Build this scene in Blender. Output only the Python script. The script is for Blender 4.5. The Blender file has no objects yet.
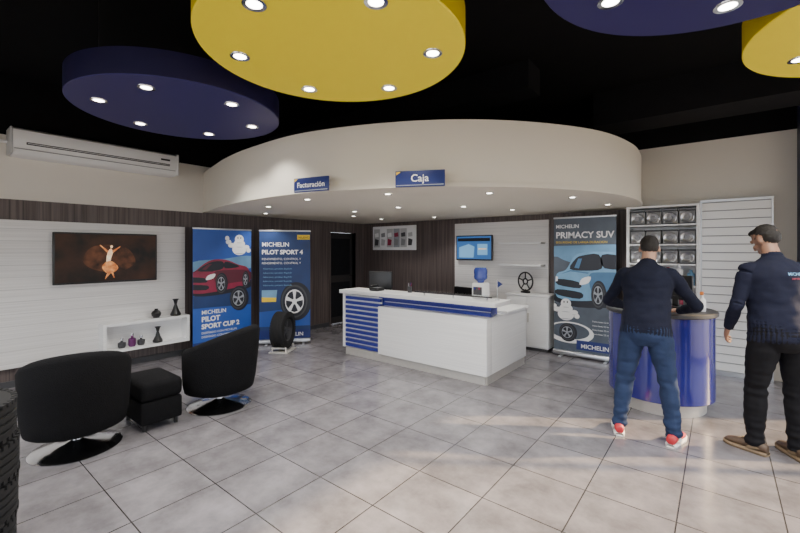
import bpy, bmesh, math, random
from mathutils import Vector, Matrix, noise, kdtree
from mathutils.bvhtree import BVHTree
random.seed(4)
R=math.radians
COL=bpy.context.scene.collection

# ---------------------------------------------------------------- materials
def nodes_of(m):
    m.use_nodes=True
    nt=m.node_tree
    return nt, nt.nodes, nt.links, nt.nodes['Principled BSDF']

def mat(name,c,rough=0.5,metal=0.0,var=0.08,scale=6.0,bump=0.0,bscale=60.0,coat=0.0,emit=None,es=0.0,spec=0.5):
    m=bpy.data.materials.new(name)
    nt,N,L,b=nodes_of(m)
    tc=N.new('ShaderNodeTexCoord')
    nz=N.new('ShaderNodeTexNoise'); nz.inputs['Scale'].default_value=scale; nz.inputs['Detail'].default_value=4
    L.new(tc.outputs['Object'],nz.inputs['Vector'])
    mx=N.new('ShaderNodeMix'); mx.data_type='RGBA'
    mx.inputs['A'].default_value=tuple(x*(1-var) for x in c)+(1,)
    mx.inputs['B'].default_value=tuple(min(1,x*(1+var)) for x in c)+(1,)
    L.new(nz.outputs['Fac'],mx.inputs['Factor'])
    L.new(mx.outputs['Result'],b.inputs['Base Color'])
    b.inputs['Roughness'].default_value=rough
    b.inputs['Metallic'].default_value=metal
    b.inputs['Coat Weight'].default_value=coat
    b.inputs['Specular IOR Level'].default_value=spec
    if emit:
        b.inputs['Emission Color'].default_value=tuple(emit)+(1,)
        b.inputs['Emission Strength'].default_value=es
    if bump>0:
        n2=N.new('ShaderNodeTexNoise'); n2.inputs['Scale'].default_value=bscale; n2.inputs['Detail'].default_value=3
        L.new(tc.outputs['Object'],n2.inputs['Vector'])
        bp=N.new('ShaderNodeBump'); bp.inputs['Strength'].default_value=bump; bp.inputs['Distance'].default_value=0.01
        L.new(n2.outputs['Fac'],bp.inputs['Height']); L.new(bp.outputs['Normal'],b.inputs['Normal'])
    return m

def tile_mat():
    m=bpy.data.materials.new('floor_tile')
    nt,N,L,b=nodes_of(m)
    g=N.new('ShaderNodeNewGeometry')
    mp=N.new('ShaderNodeMapping'); mp.inputs['Location'].default_value=(0.2,0.15,0)
    L.new(g.outputs['Position'],mp.inputs['Vector'])
    br=N.new('ShaderNodeTexBrick'); br.offset=0.0; br.offset_frequency=2
    br.inputs['Scale'].default_value=1.0
    br.inputs['Brick Width'].default_value=0.5; br.inputs['Row Height'].default_value=0.5
    br.inputs['Mortar Size'].default_value=0.004; br.inputs['Mortar Smooth'].default_value=0.1
    br.inputs['Color1'].default_value=(0.222,0.208,0.224,1); br.inputs['Color2'].default_value=(0.19,0.178,0.192,1)
    br.inputs['Mortar'].default_value=(0.04,0.037,0.038,1)
    L.new(mp.outputs['Vector'],br.inputs['Vector'])
    nz=N.new('ShaderNodeTexNoise'); nz.inputs['Scale'].default_value=3.5; nz.inputs['Detail'].default_value=8; nz.inputs['Roughness'].default_value=.65
    L.new(g.outputs['Position'],nz.inputs['Vector'])
    cr=N.new('ShaderNodeValToRGB'); cr.color_ramp.elements[0].position=.3; cr.color_ramp.elements[0].color=(.55,.55,.55,1)
    cr.color_ramp.elements[1].position=.7; cr.color_ramp.elements[1].color=(1.18,1.18,1.18,1)
    L.new(nz.outputs['Fac'],cr.inputs['Fac'])
    mx=N.new('ShaderNodeMix'); mx.data_type='RGBA'; mx.blend_type='MULTIPLY'; mx.inputs['Factor'].default_value=1
    L.new(br.outputs['Color'],mx.inputs['A']); L.new(cr.outputs['Color'],mx.inputs['B'])
    L.new(mx.outputs['Result'],b.inputs['Base Color'])
    b.inputs['Roughness'].default_value=.2
    b.inputs['Specular IOR Level'].default_value=.6
    bp=N.new('ShaderNodeBump'); bp.invert=True; bp.inputs['Strength'].default_value=.4; bp.inputs['Distance'].default_value=.004
    L.new(br.outputs['Fac'],bp.inputs['Height']); L.new(bp.outputs['Normal'],b.inputs['Normal'])
    return m

def wood_mat(name,c1,c2,axis='v',rough=.5,plank=.16,line=.35,freq=30):
    """axis v: vertical grain (coordinate x+y), h: horizontal grain (coordinate z)"""
    m=bpy.data.materials.new(name)
    nt,N,L,b=nodes_of(m)
    g=N.new('ShaderNodeNewGeometry'); s=N.new('ShaderNodeSeparateXYZ'); L.new(g.outputs['Position'],s.inputs[0])
    ad=N.new('ShaderNodeMath'); ad.operation='ADD'; L.new(s.outputs['X'],ad.inputs[0]); L.new(s.outputs['Y'],ad.inputs[1])
    cb=N.new('ShaderNodeCombineXYZ')
    if axis=='v':
        hi,lo=ad.outputs[0],s.outputs['Z']
    else:
        hi,lo=s.outputs['Z'],ad.outputs[0]
    m1=N.new('ShaderNodeMath'); m1.operation='MULTIPLY'; m1.inputs[1].default_value=freq; L.new(hi,m1.inputs[0])
    m2=N.new('ShaderNodeMath'); m2.operation='MULTIPLY'; m2.inputs[1].default_value=.6; L.new(lo,m2.inputs[0])
    L.new(m1.outputs[0],cb.inputs['X']); L.new(m2.outputs[0],cb.inputs['Y'])
    nz=N.new('ShaderNodeTexNoise'); nz.inputs['Scale'].default_value=1.3; nz.inputs['Detail'].default_value=5
    L.new(cb.outputs[0],nz.inputs['Vector'])
    cr=N.new('ShaderNodeValToRGB'); cr.color_ramp.elements[0].position=.32; cr.color_ramp.elements[1].position=.68
    cr.color_ramp.elements[0].color=tuple(c1)+(1,); cr.color_ramp.elements[1].color=tuple(c2)+(1,)
    L.new(nz.outputs['Fac'],cr.inputs['Fac'])
    dv=N.new('ShaderNodeMath'); dv.operation='DIVIDE'; dv.inputs[1].default_value=plank; L.new(hi,dv.inputs[0])
    fr=N.new('ShaderNodeMath'); fr.operation='FRACT'; L.new(dv.outputs[0],fr.inputs[0])
    gt=N.new('ShaderNodeMath'); gt.operation='LESS_THAN'; gt.inputs[1].default_value=.05; L.new(fr.outputs[0],gt.inputs[0])
    ml=N.new('ShaderNodeMath'); ml.operation='MULTIPLY'; ml.inputs[1].default_value=line; L.new(gt.outputs[0],ml.inputs[0])
    mx=N.new('ShaderNodeMix'); mx.data_type='RGBA'; mx.inputs['B'].default_value=tuple(x*.25 for x in c1)+(1,)
    L.new(ml.outputs[0],mx.inputs['Factor']); L.new(cr.outputs['Color'],mx.inputs['A'])
    L.new(mx.outputs['Result'],b.inputs['Base Color'])
    b.inputs['Roughness'].default_value=rough
    return m

M={}
M['tile']=tile_mat()
M['wood']=wood_mat('dark_wood_panel',(.055,.040,.038),(.135,.105,.097),'v',.5,.12,.6)
M['whitewood']=wood_mat('whitewashed_board',(.68,.66,.64),(.82,.80,.78),'h',.45,.142,.25,60)
M['deskwhite']=wood_mat('desk_white_laminate',(.76,.76,.76),(.86,.86,.85),'h',.35,.5,.0,70)
M['wall']=mat('wall_paint',(.70,.66,.59),.75,var=.03,scale=2)
M['sofpaint']=mat('soffit_paint',(.77,.72,.62),.7,var=.03,scale=2)
M['black']=mat('black_ceiling',(.004,.004,.005),.95,var=.3,spec=.2)
M['blackbeam']=mat('black_beam',(.010,.010,.012),.9,var=.3,spec=.2)
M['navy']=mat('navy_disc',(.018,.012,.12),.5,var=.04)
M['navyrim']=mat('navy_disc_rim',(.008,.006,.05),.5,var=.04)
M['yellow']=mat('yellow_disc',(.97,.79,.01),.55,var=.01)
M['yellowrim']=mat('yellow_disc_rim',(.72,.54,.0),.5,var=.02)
M['chrome']=mat('chrome',(.7,.7,.72),.15,1,var=.02)
M['steel']=mat('brushed_steel',(.55,.53,.5),.45,.45,var=.1,scale=20)
M['lamp']=mat('lamp_glow',(1,.95,.85),.5,emit=(1,.93,.82),es=18)
M['blackplastic']=mat('black_plastic',(.012,.012,.013),.35)
M['fabric']=mat('black_fabric',(.006,.006,.007),.95,var=.4,scale=30,bump=.5,bscale=120,spec=.15)
M['blue']=mat('counter_blue',(.018,.026,.25),.3,var=.05,coat=.3)
M['deskblue']=mat('round_desk_blue',(.016,.018,.19),.22,var=.05,coat=.5)
M['white']=mat('white_plastic',(.8,.8,.79),.4,var=.02)
M['grey']=mat('grey_plastic',(.25,.25,.26),.5)
M['ltgrey']=mat('light_grey_plastic',(.5,.5,.5),.5)
M['dkgrey']=mat('dark_grey',(.05,.05,.055),.5)
M['rubber']=mat('tyre_rubber',(.012,.012,.013),.75,var=.2,scale=40,spec=.3)
M['alloy']=mat('alloy',(.55,.56,.58),.3,.9)
M['signblue']=mat('sign_blue',(.008,.022,.15),.35)
M['pblue']=mat('poster_blue',(.02,.085,.38),.45,var=.35,scale=2)
M['pdark']=mat('poster_dark_blue',(.010,.035,.13),.45,var=.5,scale=2.5)
M['psky']=mat('poster_sky',(.14,.30,.48),.45,var=.5,scale=3)
M['pgrey']=mat('poster_grey',(.08,.10,.13),.45,var=.6,scale=3)
M['ink_white']=mat('ink_white',(.85,.85,.85),.5,var=.01)
M['ink_yellow']=mat('ink_yellow',(.9,.62,.02),.5)
M['ink_red']=mat('ink_red',(.26,.015,.05),.4,var=.5,scale=6)
M['ink_dark']=mat('ink_dark',(.008,.010,.018),.4)
M['ink_car']=mat('ink_car_blue',(.17,.36,.56),.4,var=.4,scale=5)
M['ink_car2']=mat('ink_car_shade',(.06,.17,.32),.4,var=.3,scale=5)
M['ink_red2']=mat('ink_red_shade',(.10,.01,.025),.4)
M['ink_orange']=mat('ink_orange',(.8,.25,.05),.5)
M['ink_grey']=mat('ink_grey',(.32,.34,.37),.5)
M['purple']=mat('purple_gloss',(.12,.02,.11),.25)
def screen_mat(name,c0,c1,scale,st):
    m=bpy.data.materials.new(name); nt,N,L,b=nodes_of(m)
    tc=N.new('ShaderNodeTexCoord'); nz=N.new('ShaderNodeTexNoise'); nz.inputs['Scale'].default_value=scale; nz.inputs['Detail'].default_value=3
    L.new(tc.outputs['Object'],nz.inputs['Vector'])
    cr=N.new('ShaderNodeValToRGB'); cr.color_ramp.elements[0].position=.35; cr.color_ramp.elements[1].position=.72
    cr.color_ramp.elements[0].color=tuple(c0)+(1,); cr.color_ramp.elements[1].color=tuple(c1)+(1,)
    L.new(nz.outputs['Fac'],cr.inputs['Fac']); L.new(cr.outputs['Color'],b.inputs['Emission Color']); b.inputs['Emission Strength'].default_value=st
    b.inputs['Base Color'].default_value=(.005,.005,.005,1); b.inputs['Roughness'].default_value=.4; b.inputs['Specular IOR Level'].default_value=.25
    return m
M['screen']=screen_mat('screen_dark',(.002,.001,.0005),(.04,.014,.006),4,1)
M['screen_rd']=screen_mat('screen_maroon',(.010,.003,.001),(.12,.04,.015),9,1)
M['screen_or']=screen_mat('screen_orange',(.5,.12,.03),(1,.45,.15),20,1)
M['screen_wh']=screen_mat('screen_cream',(.9,.5,.25),(1,.85,.6),20,1.2)
M['screen_bl']=mat('screen_blue',(.02,.05,.1),.3,emit=(.03,.12,.34),es=1.0)
M['screen_bl2']=mat('screen_lightblue',(.02,.05,.1),.3,emit=(.2,.45,.7),es=1.0)
M['bluewater']=mat('blue_bottle',(.04,.07,.35),.15,coat=.6)
M['darkroom']=mat('dark_doorway',(.02,.017,.016),.8)
M['concrete']=mat('pavement',(.3,.29,.27),.9,var=.2)
def glass_mat():
    m=bpy.data.materials.new('clear_glass'); m.use_nodes=True
    N=m.node_tree.nodes; L=m.node_tree.links
    for n in list(N): N.remove(n)
    o=N.new('ShaderNodeOutputMaterial'); t=N.new('ShaderNodeBsdfTransparent'); g=N.new('ShaderNodeBsdfGlossy')
    g.inputs['Roughness'].default_value=.03; t.inputs['Color'].default_value=(.93,.96,.95,1)
    x=N.new('ShaderNodeMixShader'); x.inputs[0].default_value=.07
    L.new(t.outputs[0],x.inputs[1]); L.new(g.outputs[0],x.inputs[2]); L.new(x.outputs[0],o.inputs[0])
    return m
M['glass']=glass_mat()

# ---------------------------------------------------------------- helpers
def root(name,loc=(0,0,0),rz=0):
    e=bpy.data.objects.new(name,None); e.empty_display_size=.1
    e.location=loc; e.rotation_euler=(0,0,rz); COL.objects.link(e); return e
def obj(name,me,parent=None,loc=None,rot=None):
    o=bpy.data.objects.new(name,me); COL.objects.link(o)
    if parent: o.parent=parent
    if loc: o.location=loc
    if rot: o.rotation_euler=rot
    return o
def smooth(me,ang=40):
    for p in me.polygons: p.use_smooth=True
    try: me.set_sharp_from_angle(angle=R(ang))
    except Exception: pass
def mk(name,v,f,m,parent=None,sm=False,loc=None,rot=None,ang=40):
    me=bpy.data.meshes.new(name); me.from_pydata([tuple(p) for p in v],[],f); me.update()
    bm=bmesh.new(); bm.from_mesh(me); bmesh.ops.recalc_face_normals(bm,faces=bm.faces); bm.to_mesh(me); bm.free()
    if m: me.materials.append(M[m] if isinstance(m,str) else m)
    if sm: smooth(me,ang)
    return obj(name,me,parent,loc,rot)
def box(name,parent,lo,hi,m,bev=0,rot=None):
    bm=bmesh.new(); bmesh.ops.create_cube(bm,size=1)
    c=[(a+b)/2 for a,b in zip(lo,hi)]; s=[abs(b-a) for a,b in zip(lo,hi)]
    for v in bm.verts: v.co=Vector((v.co.x*s[0],v.co.y*s[1],v.co.z*s[2]))
    if bev>0: bmesh.ops.bevel(bm,geom=list(bm.edges),offset=min(bev,min(s)*.45),segments=3,profile=.5,affect='EDGES')
    me=bpy.data.meshes.new(name); bm.to_mesh(me); bm.free()
    me.materials.append(M[m] if isinstance(m,str) else m)
    if bev>0: smooth(me,35)
    return obj(name,me,parent,c,rot)
def boxes(name,parent,lst,m):
    V=[];F=[]
    for lo,hi in lst:
        b=len(V)
        for z in (lo[2],hi[2]):
            for x,y in ((lo[0],lo[1]),(hi[0],lo[1]),(hi[0],hi[1]),(lo[0],hi[1])): V.append((x,y,z))
        F+=[(b,b+3,b+2,b+1),(b+4,b+5,b+6,b+7),(b,b+1,b+5,b+4),(b+1,b+2,b+6,b+5),(b+2,b+3,b+7,b+6),(b+3,b,b+4,b+7)]
    return mk(name,V,F,m,parent)
def lathe(name,parent,prof,m,loc=None,rot=None,seg=40,ang=35):
    V=[];F=[];n=len(prof)
    for i in range(seg):
        a=2*math.pi*i/seg
        for r,z in prof: V.append((r*math.cos(a),r*math.sin(a),z))
    for i in range(seg):
        j=(i+1)%seg
        for k in range(n-1): F.append((i*n+k,j*n+k,j*n+k+1,i*n+k+1))
    me=bpy.data.meshes.new(name); me.from_pydata(V,[],F)
    bm=bmesh.new(); bm.from_mesh(me); bmesh.ops.remove_doubles(bm,verts=bm.verts,dist=1e-5)
    bmesh.ops.recalc_face_normals(bm,faces=bm.faces); bm.to_mesh(me); bm.free()
    me.materials.append(M[m] if isinstance(m,str) else m); smooth(me,ang)
    return obj(name,me,parent,loc,rot)
def cyl(name,parent,c,r,h,m,rot=None,seg=40,r2=None):
    r2=r if r2 is None else r2
    return lathe(name,parent,[(0,0),(r,0),(r2,h),(0,h)],m,c,rot,seg)
def cyl2(name,parent,a,b,r,m):
    a=Vector(a);b=Vector(b);d=b-a
    o=cyl(name,parent,a,r,d.length,m,seg=12); o.rotation_euler=d.to_track_quat('Z','Y').to_euler(); return o
CLIP=[None]
def clip_poly(P,rect):
    x0,z0,x1,z1=rect
    for ax,val,sg in ((0,x0,1),(0,x1,-1),(1,z0,1),(1,z1,-1)):
        out=[]
        for i in range(len(P)):
            a=P[i-1]; b=P[i]; ia=(a[ax]-val)*sg>=0; ib=(b[ax]-val)*sg>=0
            if ia!=ib:
                t=(val-a[ax])/(b[ax]-a[ax]); out.append((a[0]+(b[0]-a[0])*t,a[1]+(b[1]-a[1])*t))
            if ib: out.append(b)
        P=out
        if len(P)<3: return []
    return P
def flat(name,parent,pts,off,m,sm=None):
    if sm:
        n=len(pts); out=[]
        for i in range(n):
            p0,p1,p2,p3=[Vector(pts[(i+k-1)%n]) for k in range(4)]
            for k in range(sm):
                t=k/sm; q=.5*((2*p1)+(p2-p0)*t+(2*p0-5*p1+4*p2-p3)*t*t+(3*p1-p0-3*p2+p3)*t**3); out.append((q.x,q.y))
        pts=out
    if CLIP[0]:
        pts=clip_poly(list(pts),CLIP[0])
        if not pts: return None
    return mk(name,[(x,-off,z) for x,z in pts],[tuple(range(len(pts)))],m,parent)
def ell(cx,cz,rx,rz,n=24,a0=0,a1=360):
    return [(cx+rx*math.cos(R(a0+(a1-a0)*i/n)),cz+rz*math.sin(R(a0+(a1-a0)*i/n))) for i in range(n)]
def text(name,parent,s,x,z,size,off,m,align='LEFT',bold=.0,shear=0,sx=1):
    cu=bpy.data.curves.new(name,'FONT'); cu.body=s; cu.size=size; cu.align_x=align; cu.offset=bold; cu.shear=shear
    cu.extrude=.0006; cu.resolution_u=3
    cu.materials.append(M[m])
    o=obj(name,cu,parent,(x,-off,z),(R(90),0,0)); o.scale=(sx,1,1); return o

# ---------------------------------------------------------------- room shell
UL=-6.43; VB=6.7; UR=2.2; VF=-2.6; ZC=3.65; ZW=2.93; ZS=2.2; ZT=2.83
boxes('floor',None,[((UL-.2,VF-.2,-.1),(UR+.2,VB+.2,0))],'tile')
boxes('ceiling',None,[((UL-.2,VF-.2,ZC),(UR+.2,VB+.2,ZC+.1))],'black')
boxes('ground',None,[((-30,-30,-.2),(30,30,-.1))],'concrete')
boxes('wall_left',None,[((UL-.15,VF,0),(UL,5.68,ZS)),((UL-.15,5.68,1.98),(UL,6.42,ZS)),((UL-.15,6.42,0),(UL,VB,ZS))],'wood')
boxes('wall_left_upper',None,[((UL-.15,VF,ZS),(UL,VB,ZW))],'wall')
boxes('trim_3',None,[((UL+.001,VF,ZS-.01),(UL+.03,3.0,ZS+.02))],'wall')
boxes('wall_left_black',None,[((UL-.15,VF,ZW),(UL,VB,ZC))],'black')
boxes('wall_back',None,[((UL-.15,VB,0),(-1.0,VB+.15,ZS))],'wood')
boxes('wall_back_white',None,[((-1.0,VB,0),(.72,VB+.15,ZW+.12))],'wall')
boxes('wall_back_upper',None,[((UL-.15,VB,ZS),(-1.0,VB+.15,ZW))],'wall')
boxes('wall_back_black',None,[((UL-.15,VB+.01,ZW+.12),(UR+.15,VB+.16,ZC)),((.72,VB,2.6),(UR+.15,VB+.15,ZW+.12)),((UL-.15,VB,ZW),(-1.0,VB+.15,ZW+.12))],'black')
boxes('wall_back_end',None,[((.72,VB,0),(UR+.15,VB+.15,2.6))],'wall')
boxes('wall_right',None,[((UR,VF,0),(UR+.15,-1.2,ZC)),((UR,1.2,0),(UR+.15,2.9,ZC)),((UR,6.5,0),(UR+.15,VB,ZC)),
   ((UR,-1.2,2.6),(UR+.15,1.2,ZC)),((UR,2.9,2.5),(UR+.15,6.5,ZC))],'wall')
def window_u(name,u,v0,v1,z1,n):
    r=root(name,(u+.07,0,0))
    fr=[((-.03,v0,0),(.03,v1,.06)),((-.03,v0,z1-.06),(.03,v1,z1))]
    for i in range(n+1):
        v=v0+(v1-v0)*i/n; fr.append(((-.03,max(v0,v-.03),.06),(.03,min(v1,v+.03),z1-.06)))
    boxes('frame',r,fr,'dkgrey')
window_u('window_1',UR,2.9,6.5,2.5,3)
window_u('window_2',UR,-1.2,1.2,2.6,2)
boxes('wall_front',None,[((UL-.15,VF-.15,0),(-5.4,VF,ZC)),((UL+1.03,VF-.15,2.7),(1.2,VF,ZC)),((1.2,VF-.15,0),(UR+.15,VF,ZC))],'wall')
r=root('added_window',(0,VF-.07,0))  # unseen front opening behind the camera, added to bring in soft daylight
fr=[((-5.4,-.03,0),(1.2,.03,.06)),((-5.4,-.03,2.64),(1.2,.03,2.7))]
for i in range(6):
    x=-5.4+6.6*i/5; fr.append(((max(-5.4,x-.03),-.03,.06),(min(1.2,x+.03),.03,2.64)))
boxes('frame',r,fr,'dkgrey')
boxes('baseboard_left',None,[((UL,VF,0),(UL+.015,5.64,.08))],'dkgrey')
boxes('baseboard_back',None,[((UL,VB-.015,0),(-4.0,VB,.08)),((-2.1,VB-.015,0),(-1.05,VB,.08))],'dkgrey')
r=root('door_1',(UL,6.05,0),R(90))
boxes('door_frame',r,[((-.41,-.02,0),(-.37,.14,2.02)),((.37,-.02,0),(.41,.14,2.02)),((-.37,-.02,1.98),(.37,.14,2.02))],'wood')
box('door_leaf',r,(-.37,.09,0.005),(.37,.13,1.975),'darkroom',.004)
box('upper_panel',r,(-.28,.08,1.05),(.28,.092,1.85),'blackbeam',.005)
box('lower_panel',r,(-.28,.08,.15),(.28,.092,.9),'blackbeam',.005)
cyl2('handle',r,(.3,.03,1.0),(.3,.09,1.0),.012,'chrome')
cyl2('handle_lever',r,(.3,.035,1.0),(.19,.035,1.0),.01,'chrome')
boxes('column',None,[((.72,VB-.35,0),(.98,VB,ZC))],'navyrim')
boxes('trim_1',None,[((.7,VB-.37,0),(1.0,VB-.35,.12))],'steel')
boxes('ceiling_beam',None,[((-1.3,5.7,3.22),(2.2,6.3,ZC)),((-6.43,4.2,3.35),(-1.6,4.55,ZC))],'blackbeam')

# curved soffit -------------------------------------------------------------
ctrl=[(UL+.004,3.02),(-5.85,2.88),(-5.15,2.72),(-4.4,2.63),(-3.4,2.65),(-2.38,3.0),(-1.61,3.56),(-1.02,4.4),(-.80,5.24),(-.80,6.0),(-.9,VB-.004)]
def catmull(P,n=8):
    out=[]
    Q=[P[0]]+list(P)+[P[-1]]
    for i in range(1,len(Q)-2):
        p0,p1,p2,p3=[Vector(q) for q in Q[i-1:i+3]]
        for k in range(n):
            t=k/n
            out.append(.5*((2*p1)+(p2-p0)*t+(2*p0-5*p1+4*p2-p3)*t*t+(3*p1-p0-3*p2+p3)*t**3))
    out.append(Vector(P[-1])); return out
C=catmull(ctrl,8)
V=[];F=[];n=len(C)
for z in (ZS,ZT): V+= [(p.x,p.y,z) for p in C]
for i in range(n-1): F.append((i,i+1,n+i+1,n+i))
V.append((UL+.004,VB-.004,ZS)); V.append((UL+.004,VB-.004,ZT))
F.append(tuple(range(n))+(2*n,))
F.append(tuple(range(n,2*n))+(2*n+1,))
o=mk('soffit',V,F,'sofpaint',None,True)
o.data.materials.append(M['black'])
for p in o.data.polygons:
    if p.center.z>ZT-.01 and len(p.vertices)>6: p.material_index=1
V=[];F=[]
cc=Vector((-3.9,5.8))
for p in C:
    d=(Vector((p.x,p.y))-cc).normalized()
    q=Vector((p.x,p.y))+d*.012
    for a,z in ((p,ZS-.004),(q,ZS-.004),(q,ZS+.035),(p,ZS+.035)): V.append((max(UL+.004,a[0]),min(VB-.004,a[1]),z))
for i in range(n-1):
    for k in range(4): F.append((i*4+k,i*4+(k+1)%4,i*4+4+(k+1)%4,i*4+4+k))
mk('trim_2',V,F,'sofpaint',None,True)

def spot(parent,loc,e,size=110,blend=.6,col=(1,.95,.88)):
    l=bpy.data.lights.new('spot_light','SPOT'); l.energy=e; l.spot_size=R(size); l.spot_blend=blend; l.color=col; l.shadow_soft_size=.04
    o=bpy.data.objects.new('spot_light',l); COL.objects.link(o); o.parent=parent; o.location=loc
def downlight(parent,x,y,z,e,r=.05,col=(1,.96,.9),size=120):
    lathe('bezel',parent,[(r*.85,.002),(r*.85,-.004),(r*1.3,-.006),(r*1.35,.002)],'chrome',(x,y,z),seg=24)
    cyl('lens',parent,(x,y,z-.0035),r*.85,.003,'lamp',seg=24)
    spot(parent,(x,y,z-.03),e,size,.6,col)
for (a,rr) in [(205,2.75),(228,2.8),(250,2.8),(272,2.8),(294,2.8),(316,2.8),(338,2.8),(0,2.75),(215,1.4),(250,1.5),(285,1.5),(320,1.5),(355,1.5),(180,1.2),(120,.3)]:
    x=-3.9+rr*math.cos(R(a)); y=5.8+rr*math.sin(R(a))
    if x<UL+.2 or y>VB-.2: continue
    rt=root('recessed_downlight',(x,y,ZS-.003)); downlight(rt,0,0,0,26,.034)

def disc(loc,r,phase,m,mrim):
    rt=root('ceiling_disc_lamp',(loc[0],loc[1],2.85))
    o=lathe('disc',rt,[(0,0),(r-.006,0),(r,.006),(r,.2),(0,.2)],m,seg=96,ang=30)
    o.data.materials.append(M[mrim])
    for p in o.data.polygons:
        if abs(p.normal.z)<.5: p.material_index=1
    for i in range(6):
        a=R(phase+60*i); downlight(rt,.62*math.cos(a),.62*math.sin(a),0,44,.047)
    for i in range(3):
        a=R(phase+30+120*i)
        x,y=.7*math.cos(a),.7*math.sin(a)
        cyl('wire',rt,(x,y,.2),.004,ZC-3.05,'blackplastic',seg=6)
disc((-1.92,1.74),.82,36.7,'yellow','yellowrim')
disc((-3.87,1.63),.85,13.7,'navy','navyrim')
disc((.16,2.04),.85,42,'navy','navyrim')
disc((.96,3.4),.85,32.8,'yellow','yellowrim')
disc((-4.3,-1.0),.85,20,'yellow','yellowrim')  # unseen disc behind the camera, added to give the room more light
disc((-1.6,-1.1),.85,20,'navy','navyrim')  # second unseen disc behind the camera, also added for light

def hanging_sign(s,x,y,rz,w,h,z,size):
    rt=root('hanging_sign',(x,y,z),rz)
    box('board',rt,(-w/2,-.01,0),(w/2,.01,h),'signblue',.004)
    flat('stripe',rt,[(-w/2+.01,.012),(w/2-.01,.012),(w/2-.01,.02),(-w/2+.01,.02)],.0115,'ink_grey')
    flat('swoosh',rt,[(-w/2+.01,h-.04),(-w/2+.05,h-.01),(-w/2+.01,h-.01)],.0115,'ink_yellow')
    text('lettering',rt,s,0,.048,size,.0115,'ink_white','CENTER',.001)
    for sx in (-.4,.4):
        cyl('standoff',rt,(sx*w,.01,h*.5),.008,.06,'steel',(R(-90),0,0),12)
hanging_sign('Facturación',-3.18,2.56,R(14),.42,.145,2.18,.072)
hanging_sign('Caja',-2.15,2.98,R(26),.46,.15,2.18,.095)

# ---------------------------------------------------------------- left wall things
rt=root('television_wall_panel',(UL,0,0),R(90))
box('board',rt,(-1.6,-.05,.23),(2.72,-.001,1.95),'whitewood',.003)
def tv(name,loc,rz,w,h,kind):
    t=root(name,loc,rz)
    box('back',t,(-w/2+.08,.001,.08),(w/2-.08,.03,h-.08),'blackplastic',.01)
    box('bezel',t,(-w/2,-.035,0),(w/2,.001,h),'blackplastic',.008)
    flat('screen',t,[(-w/2+.02,.025),(w/2-.02,.025),(w/2-.02,h-.02),(-w/2+.02,h-.02)],.0365,'screen' if kind==0 else 'screen_bl')
    o=.0372
    if kind==0:
        flat('stage_glow',t,[(-.28,.28),(-.12,.16),(.14,.15),(.3,.26),(.22,.44),(.02,.5),(-.2,.46)],o,'screen_rd',6)
        flat('figure_body',t,[(-.03,.25),(.0,.22),(.02,.32),(.04,.40),(.02,.45),(-.01,.42),(-.03,.34)],o+.0004,'screen_wh',4)
        flat('figure_skirt',t,[(-.08,.2),(-.02,.12),(.06,.14),(.1,.2),(.03,.28),(-.04,.27)],o+.0007,'screen_or',4)
        flat('figure_head',t,ell(.025,.475,.015,.02),o+.001,'screen_wh')
        flat('figure_arm',t,[(.03,.42),(.12,.48),(.125,.47),(.04,.39)],o+.0006,'screen_or')
        flat('figure_arm_2',t,[(-.01,.42),(-.1,.5),(-.105,.49),(-.02,.39)],o+.0006,'screen_or')
        flat('figure_legs',t,[(-.02,.14),(-.05,.05),(-.04,.05),(.02,.13),(.05,.06),(.06,.06),(.04,.15)],o+.0008,'screen_or')
    else:
        flat('scene',t,[(-.3,.05),(.0,.05),(.02,.25),(-.1,.3),(-.3,.24)],o,'screen_bl2')
        flat('bar',t,[(-.33,.35),(.33,.35),(.33,.41),(-.33,.41)],o,'ink_dark')
        flat('inset',t,[(.08,.1),(.28,.1),(.28,.3),(.08,.3)],o+.0004,'screen_bl2')
        flat('inset_text',t,[(.1,.2),(.26,.2),(.26,.22),(.1,.22)],o+.0008,'screen_wh')
    return t
tv('television',(UL+.085,1.73,1.17),R(90),1.15,.65,0)
rt=root('wall_box_shelf',(UL+.05,0,0),R(90))
boxes('carcass',rt,[((1.63,-.2,.6),(2.70,-.001,.635)),((1.63,-.2,.25),(2.70,-.001,.285)),((1.63,-.2,.285),(1.665,-.001,.6)),((2.665,-.2,.285),(2.70,-.001,.6)),((1.665,-.02,.285),(2.665,-.001,.6))],'deskwhite')
def vase(loc,s,m='blackplastic',k=0):
    prof=[(0,0),(.045,0),(.05,.02),(.025,.09),(.012,.15),(.02,.2),(.032,.22),(.028,.22),(.015,.2),(0,.19)] if k==0 else [(0,0),(.03,0),(.055,.04),(.06,.08),(.045,.12),(.02,.14),(.024,.16),(.018,.16),(0,.14)]
    rt=root('vase',loc); lathe('vessel',rt,[(a*s*1.3,b*s) for a,b in prof],m,seg=28); cyl('foot',rt,(0,0,0),.05*s,.01,'dkgrey',seg=24)
vase((UL+.16,2.28,.636),.8,k=1); vase((UL+.16,2.54,.636),1.1); vase((UL+.16,2.30,.286),1.0)
rt=root('perfume_bottle_set',(UL+.16,1.98,.286))
for i,(dy,h) in enumerate([(-.12,.10),(0,.15),(.11,.1)]):
    lathe('bottle_%d'%i,rt,[(0,0),(.035,0),(.045,.02),(.045,h*.7),(.015,h*.8),(.015,h),(0,h)],['dkgrey','purple','dkgrey'][i],(0,dy,0),seg=24)
    cyl('cap_%d'%i,rt,(0,dy,h),.018,.03,'chrome',seg=20)
rt=root('air_conditioner',(UL+.003,0,0),R(90))
prof=[(0,2.99),(-.20,2.99),(-.255,2.96),(-.27,2.88),(-.255,2.77),(-.21,2.70),(-.14,2.68),(0,2.68)]
V=[];n=len(prof)
for x in (.79,2.52): V+=[(x,y,z) for y,z in prof]
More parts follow.
